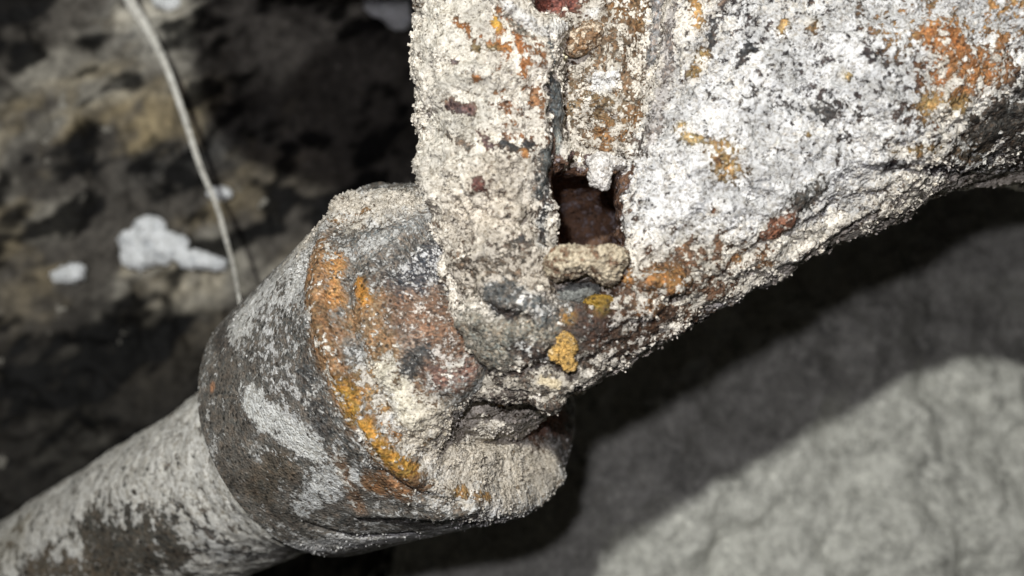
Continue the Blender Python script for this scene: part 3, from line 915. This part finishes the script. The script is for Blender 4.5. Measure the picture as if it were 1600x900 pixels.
# ------------------------------------------------------------------ crystal grains standing on the crust
def grains(name, data, count, rmin, rmax, mat, parent, seed, zone=None):
    V, Q, under, salt, tint = data
    rng = np.random.default_rng(seed)
    fc = V[Q].mean(1); fn = np.cross(V[Q[:, 2]] - V[Q[:, 0]], V[Q[:, 3]] - V[Q[:, 1]])
    ar = np.linalg.norm(fn, axis=1); fn = fn / (ar[:, None] + 1e-9)
    face = (fn * fc).sum(1) / np.linalg.norm(fc, axis=1)
    vis = (face < 0.35) & (fc[:, 2] < 92) & (fc[:, 1] < 285)
    fs = salt[Q[:, 0]]
    clump = smooth(-0.05, 0.4, fbm(fc, 8, 3, off=31)) * 1.6
    w = ar * vis * smooth(0.25, 0.9, fs) * (0.15 + clump) * (1.0 if zone is None else zone[Q[:, 0]])
    k = rng.choice(len(Q), count, p=w / w.sum())
    base = np.array([(0, 0, 1.), (1, 0, 0.1), (0.1, 1, -0.1), (-1, 0.1, 0), (0, -1, 0.1), (0.1, 0, -1)])
    tri = np.array([(0, 1, 2), (0, 2, 3), (0, 3, 4), (0, 4, 1), (5, 2, 1), (5, 3, 2), (5, 4, 3), (5, 1, 4)])
    r = rmin + (rmax - rmin) * rng.random(count) ** 2.2
    v = base[None] + rng.normal(size=(count, 6, 3)) * 0.22
    q = rng.normal(size=(count, 4)); q /= np.linalg.norm(q, axis=1, keepdims=True)
    a, b, c, d = q.T
    R = np.stack([np.stack([1 - 2 * (c * c + d * d), 2 * (b * c - a * d), 2 * (b * d + a * c)], 1),
                  np.stack([2 * (b * c + a * d), 1 - 2 * (b * b + d * d), 2 * (c * d - a * b)], 1),
                  np.stack([2 * (b * d - a * c), 2 * (c * d + a * b), 1 - 2 * (b * b + c * c)], 1)], 1)
    v = np.einsum('nij,nkj->nki', R, v) * r[:, None, None]
    off = fc[k] + fn[k] * (r * 0.45)[:, None] + rng.normal(size=(count, 3)) * 0.15
    v = (v + off[:, None]).reshape(-1, 3)
    f = (np.arange(count)[:, None, None] * 6 + tri[None]).reshape(-1, 3)
    jit = (0.86 + 0.3 * rng.random((count, 1)))
    tn = np.clip(np.repeat(tint[Q[k, 0]] * jit, 6, 0), 0, 0.88)
    o = mesh_object(name, v, f, mat, parent, {"under": np.repeat(under[Q[k, 0]], 6, 0), "salt": np.repeat(np.clip(salt[Q[k, 0]] + 0.25, 0, 1), 6), "tint": tn}, flat=True)
    o["kind"] = "stuff"
    return o


grains("crust_grains", body_data, 30000, 0.14, 0.62, M_crust, fitting, 1)
grains("crust_grains", sock_data, 9000, 0.12, 0.5, M_crust, fitting, 2, 0.06 + smooth(52, 66, CS))


# ------------------------------------------------------------------ rock behind
def rock_sheet(name, x0, x1, z0, z1, step, depth_fun, paint_fun, mat):
    X, Z = np.meshgrid(np.arange(x0, x1, step), np.arange(z0, z1, step), indexing='ij')
    P = np.stack([X.ravel(), np.zeros(X.size), Z.ravel()], 1)
    P[:, 1] = depth_fun(P[:, 0], P[:, 2])
    idx = np.arange(X.size).reshape(X.shape)
    Q = np.stack([idx[:-1, :-1], idx[1:, :-1], idx[1:, 1:], idx[:-1, 1:]], -1).reshape(-1, 4)
    N_ = normals(P, Q)
    if N_[:, 1].mean() > 0:
        Q = Q[:, ::-1]
    # closed slab: push the border back
    u, s, t = paint_fun(P)
    o = mesh_object(name, P, Q, mat, None, {"under": u, "salt": s, "tint": t})
    so = o.modifiers.new("thickness", 'SOLIDIFY'); so.thickness = 0.04; so.offset = -1
    o["kind"] = "structure"
    return o


def P2(x, z, s=0.0):
    return np.stack([x, np.full_like(x, s), z], 1)


def left_depth(x, z):
    p = P2(x, z)
    d = 478 + 0.10 * (x + 150) - 0.05 * z
    d += fbm(p, 90, 3, 0.5, off=1) * 42
    d += fbm(p, 22, 4, 0.55, off=4, billow=True) * 9
    return d


def px_of(P):
    return 800 + P[:, 0] / P[:, 1] * F, 450 - P[:, 2] / P[:, 1] * F


def left_paint(P):
    x, y = px_of(P)                       # nominal position on the face, used once to lay out mineral zones
    A_ = P @ np.array([[0.5, 0, 0.87], [0, 1, 0], [-0.87, 0, 0.5]]) * np.array([1.0, 1.0, 0.5])      # smeared along the face
    P, P0 = A_ * 0.62, P
    w = fbm(P, 60, 3, 0.6, off=21) * 120
    n1 = fbm(P, 26, 4, 0.65, off=8); n2 = fbm(P, 13, 3, 0.65, off=15); n3 = fbm(P, 40, 3, 0.6, off=33)
    u = np.tile(np.array([0.088, 0.080, 0.070]), (len(P), 1))
    n4 = fbm(P, 34, 4, 0.6, off=77)
    och = np.exp(-(((x - 170) / 200) ** 2 + ((y - 270) / 200) ** 2)) * smooth(-0.05, 0.16, n1)
    u += och[:, None] * np.array([0.29, 0.225, 0.11])
    gy = smooth(0.02, 0.22, n4)
    u += gy[:, None] * np.array([0.21, 0.20, 0.17])
    blu = smooth(0.0, 0.25, n3) * np.exp(-(((x - 130) / 180) ** 2 + ((y - 215) / 50) ** 2))
    u = u * (1 - blu[:, None]) + blu[:, None] * np.array([0.10, 0.125, 0.15])
    gr = np.exp(-(((x - 190 - y * 0.55) / 60) ** 2 + ((y - 40) / 90) ** 2)) * smooth(-0.2, 0.15, n2)
    u += gr[:, None] * np.array([0.30, 0.295, 0.27])
    drk = smooth(0.0, 0.16, n2 + 0.5 * fbm(P, 30, 3, 0.6, off=91))
    u *= (1 - 0.93 * drk)[:, None]
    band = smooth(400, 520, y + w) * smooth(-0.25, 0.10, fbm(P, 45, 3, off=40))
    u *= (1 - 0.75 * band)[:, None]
    s = 0.06 + 0.5 * smooth(0.12, 0.3, fbm(P, 15, 3, 0.6, off=51)) * (1 - 0.6 * drk)
    return np.clip(u, 0.006, 1), s, np.tile(np.array([0.30, 0.285, 0.25]), (len(P), 1))


def right_depth(x, z):
    p = P2(x, z, 30.0)
    d = 478 + 0.28 * (z + 60) + 0.02 * x
    d += fbm(p, 85, 3, 0.45, off=2) * 34
    d -= fbm(p, 40, 4, 0.5, off=16) * 24
    d -= fbm(p, 55, 4, 0.55, off=46, ridged=True) * 10
    d -= fbm(p, 12, 3, 0.6, off=56) * 4
    return d


def right_paint(P):
    n1 = fbm(P, 50, 3, off=3); n2 = fbm(P, 9, 3, 0.6, off=13)
    c = np.array([0.53, 0.53, 0.485]) * (1 + 0.35 * n1 + 0.3 * n2)[:, None]
    return c, np.full(len(P), 0.48) + 0.35 * n2, np.tile(np.array([0.63, 0.63, 0.58]), (len(P), 1))


rock_sheet("rock_wall", -420, 60, -300, 330, 1.6, left_depth, left_paint, M_rock)
rock_sheet("grey_rock", -60, 460, -300, 260, 1.6, right_depth, right_paint, M_dust)


# ------------------------------------------------------------------ white lumps on the rock wall
def wall_lump(px, py, balls, label, cat="mineral lump", amp=1.6, seed=0.0, group="white lumps on the rock wall", lift=2.0):
    x, z = pt(px, py, 480)[[0, 2]]
    for _ in range(8):
        d = float(left_depth(np.array([x]), np.array([z]))[0])
        x, z = pt(px, py, d)[[0, 2]]
    c = np.array([x, d - lift, z])
    o = blob("white_lump", [(c + np.array(b[:3]), b[3:]) for b in balls], 0.9, amp, 6.0, M_dust, (0.68, 0.71, 0.74), 0.75, (0.84, 0.86, 0.88), None, seed, 0.05)
    o["label"] = label; o["category"] = cat; o["group"] = group
    return o


wall_lump(255, 385, [(-6, 0, 9, 9, 5, 8), (-13, 0, -5, 9, 5, 8), (-2, 0, -2, 8, 5, 9), (8, 0, 1, 7, 5, 6), (17, 0, -7, 10, 4, 5), (28, 0, -9, 7, 4, 4), (-18, 0, 4, 5, 4, 5)],
          "largest white lump, two-lobed, on the dark rock beside the wire", seed=1)
wall_lump(105, 430, [(0, 0, 0, 8, 5, 4), (5, 0, 2, 5, 4, 4)], "small white lump left of the largest one", seed=2, amp=1.9)
wall_lump(346, 303, [(0, 0, 0, 7, 5, 4)], "tiny white lump touching the thin wire", seed=3, amp=0.8)
wall_lump(263, 2, [(0, 0, 0, 8, 5, 6)], "white lump at the top edge just right of the wire", seed=4, amp=0.9)
wall_lump(605, 8, [(0, 0, 0, 12, 6, 8), (6, 0, -8, 7, 5, 6)], "dim grey-white lump at the top edge beside the encrusted branch", seed=5, amp=1.2)


# ------------------------------------------------------------------ thin wire
def wire():
    px = [(188, -40, 438, 4.5), (205, 5, 438, 4.4), (236, 55, 436, 3.6), (262, 110, 434, 2.9), (290, 190, 430, 2.6), (312, 258, 424, 2.3), (338, 320, 412, 1.95), (352, 370, 396, 1.7), (364, 415, 372, 1.45), (374, 470, 330, 1.2), (378, 500, 322, 1.1)]
    K = np.array([np.append(pt(a, b, d), r) for a, b, d, r in px])
    t = np.linspace(0, len(K) - 1, 160)
    i = np.clip(t.astype(int), 0, len(K) - 2); f = (t - i)[:, None]
    Km = K[np.clip(i - 1, 0, None)]; Kp = K[np.clip(i + 2, None, len(K) - 1)]
    A, B = K[i], K[i + 1]
    C = 0.5 * ((2 * A) + (-Km + B) * f + (2 * Km - 5 * A + 4 * B - Kp) * f ** 2 + (-Km + 3 * A - 3 * B + Kp) * f ** 3)
    c, r = C[:, :3], C[:, 3] * 0.64
    tan = np.gradient(c, axis=0); tan /= np.linalg.norm(tan, axis=1, keepdims=True)
    s = np.cross(tan, [0, 1, 0]); s /= np.linalg.norm(s, axis=1, keepdims=True); u = np.cross(s, tan)
    th = np.linspace(0, 2 * np.pi, 12, endpoint=False)
    tw = np.linspace(0, 3.0, len(c))
    rib = 1 + 0.12 * fbm(c, 6, 3)
    V = []
    for k in range(len(c)):
        a = th + tw[k]
        V.append(c[k] + (r[k] * rib[k]) * (np.cos(th)[:, None] * s[k] * (0.95 + 0.1 * np.cos(2 * a))[:, None] + 0.55 * np.sin(th)[:, None] * u[k]))
    V = np.concatenate(V)
    idx = np.arange(len(V)).reshape(-1, 12)
    Q = np.stack([idx[:-1], np.roll(idx, -1, 1)[:-1], np.roll(idx, -1, 1)[1:], idx[1:]], -1).reshape(-1, 4)
    n = len(V)
    Q, _ = outward(V, Q, np.repeat(c, 12, 0))
    vv = (1 + 0.5 * fbm(V * np.array([1, 1, 1]), 8, 2))[:, None]
    o = mesh_object("wire", V, Q, M_pipe, None, {"under": np.tile((0.72, 0.70, 0.64), (n, 1)) * vv, "salt": np.full(n, 0.55) + 0.4 * fbm(V, 5, 2), "tint": np.tile((0.86, 0.85, 0.79), (n, 1))})
    o["label"] = "thin pale wire hanging down to the top of the pipe socket"
    o["category"] = "wire"


wire()
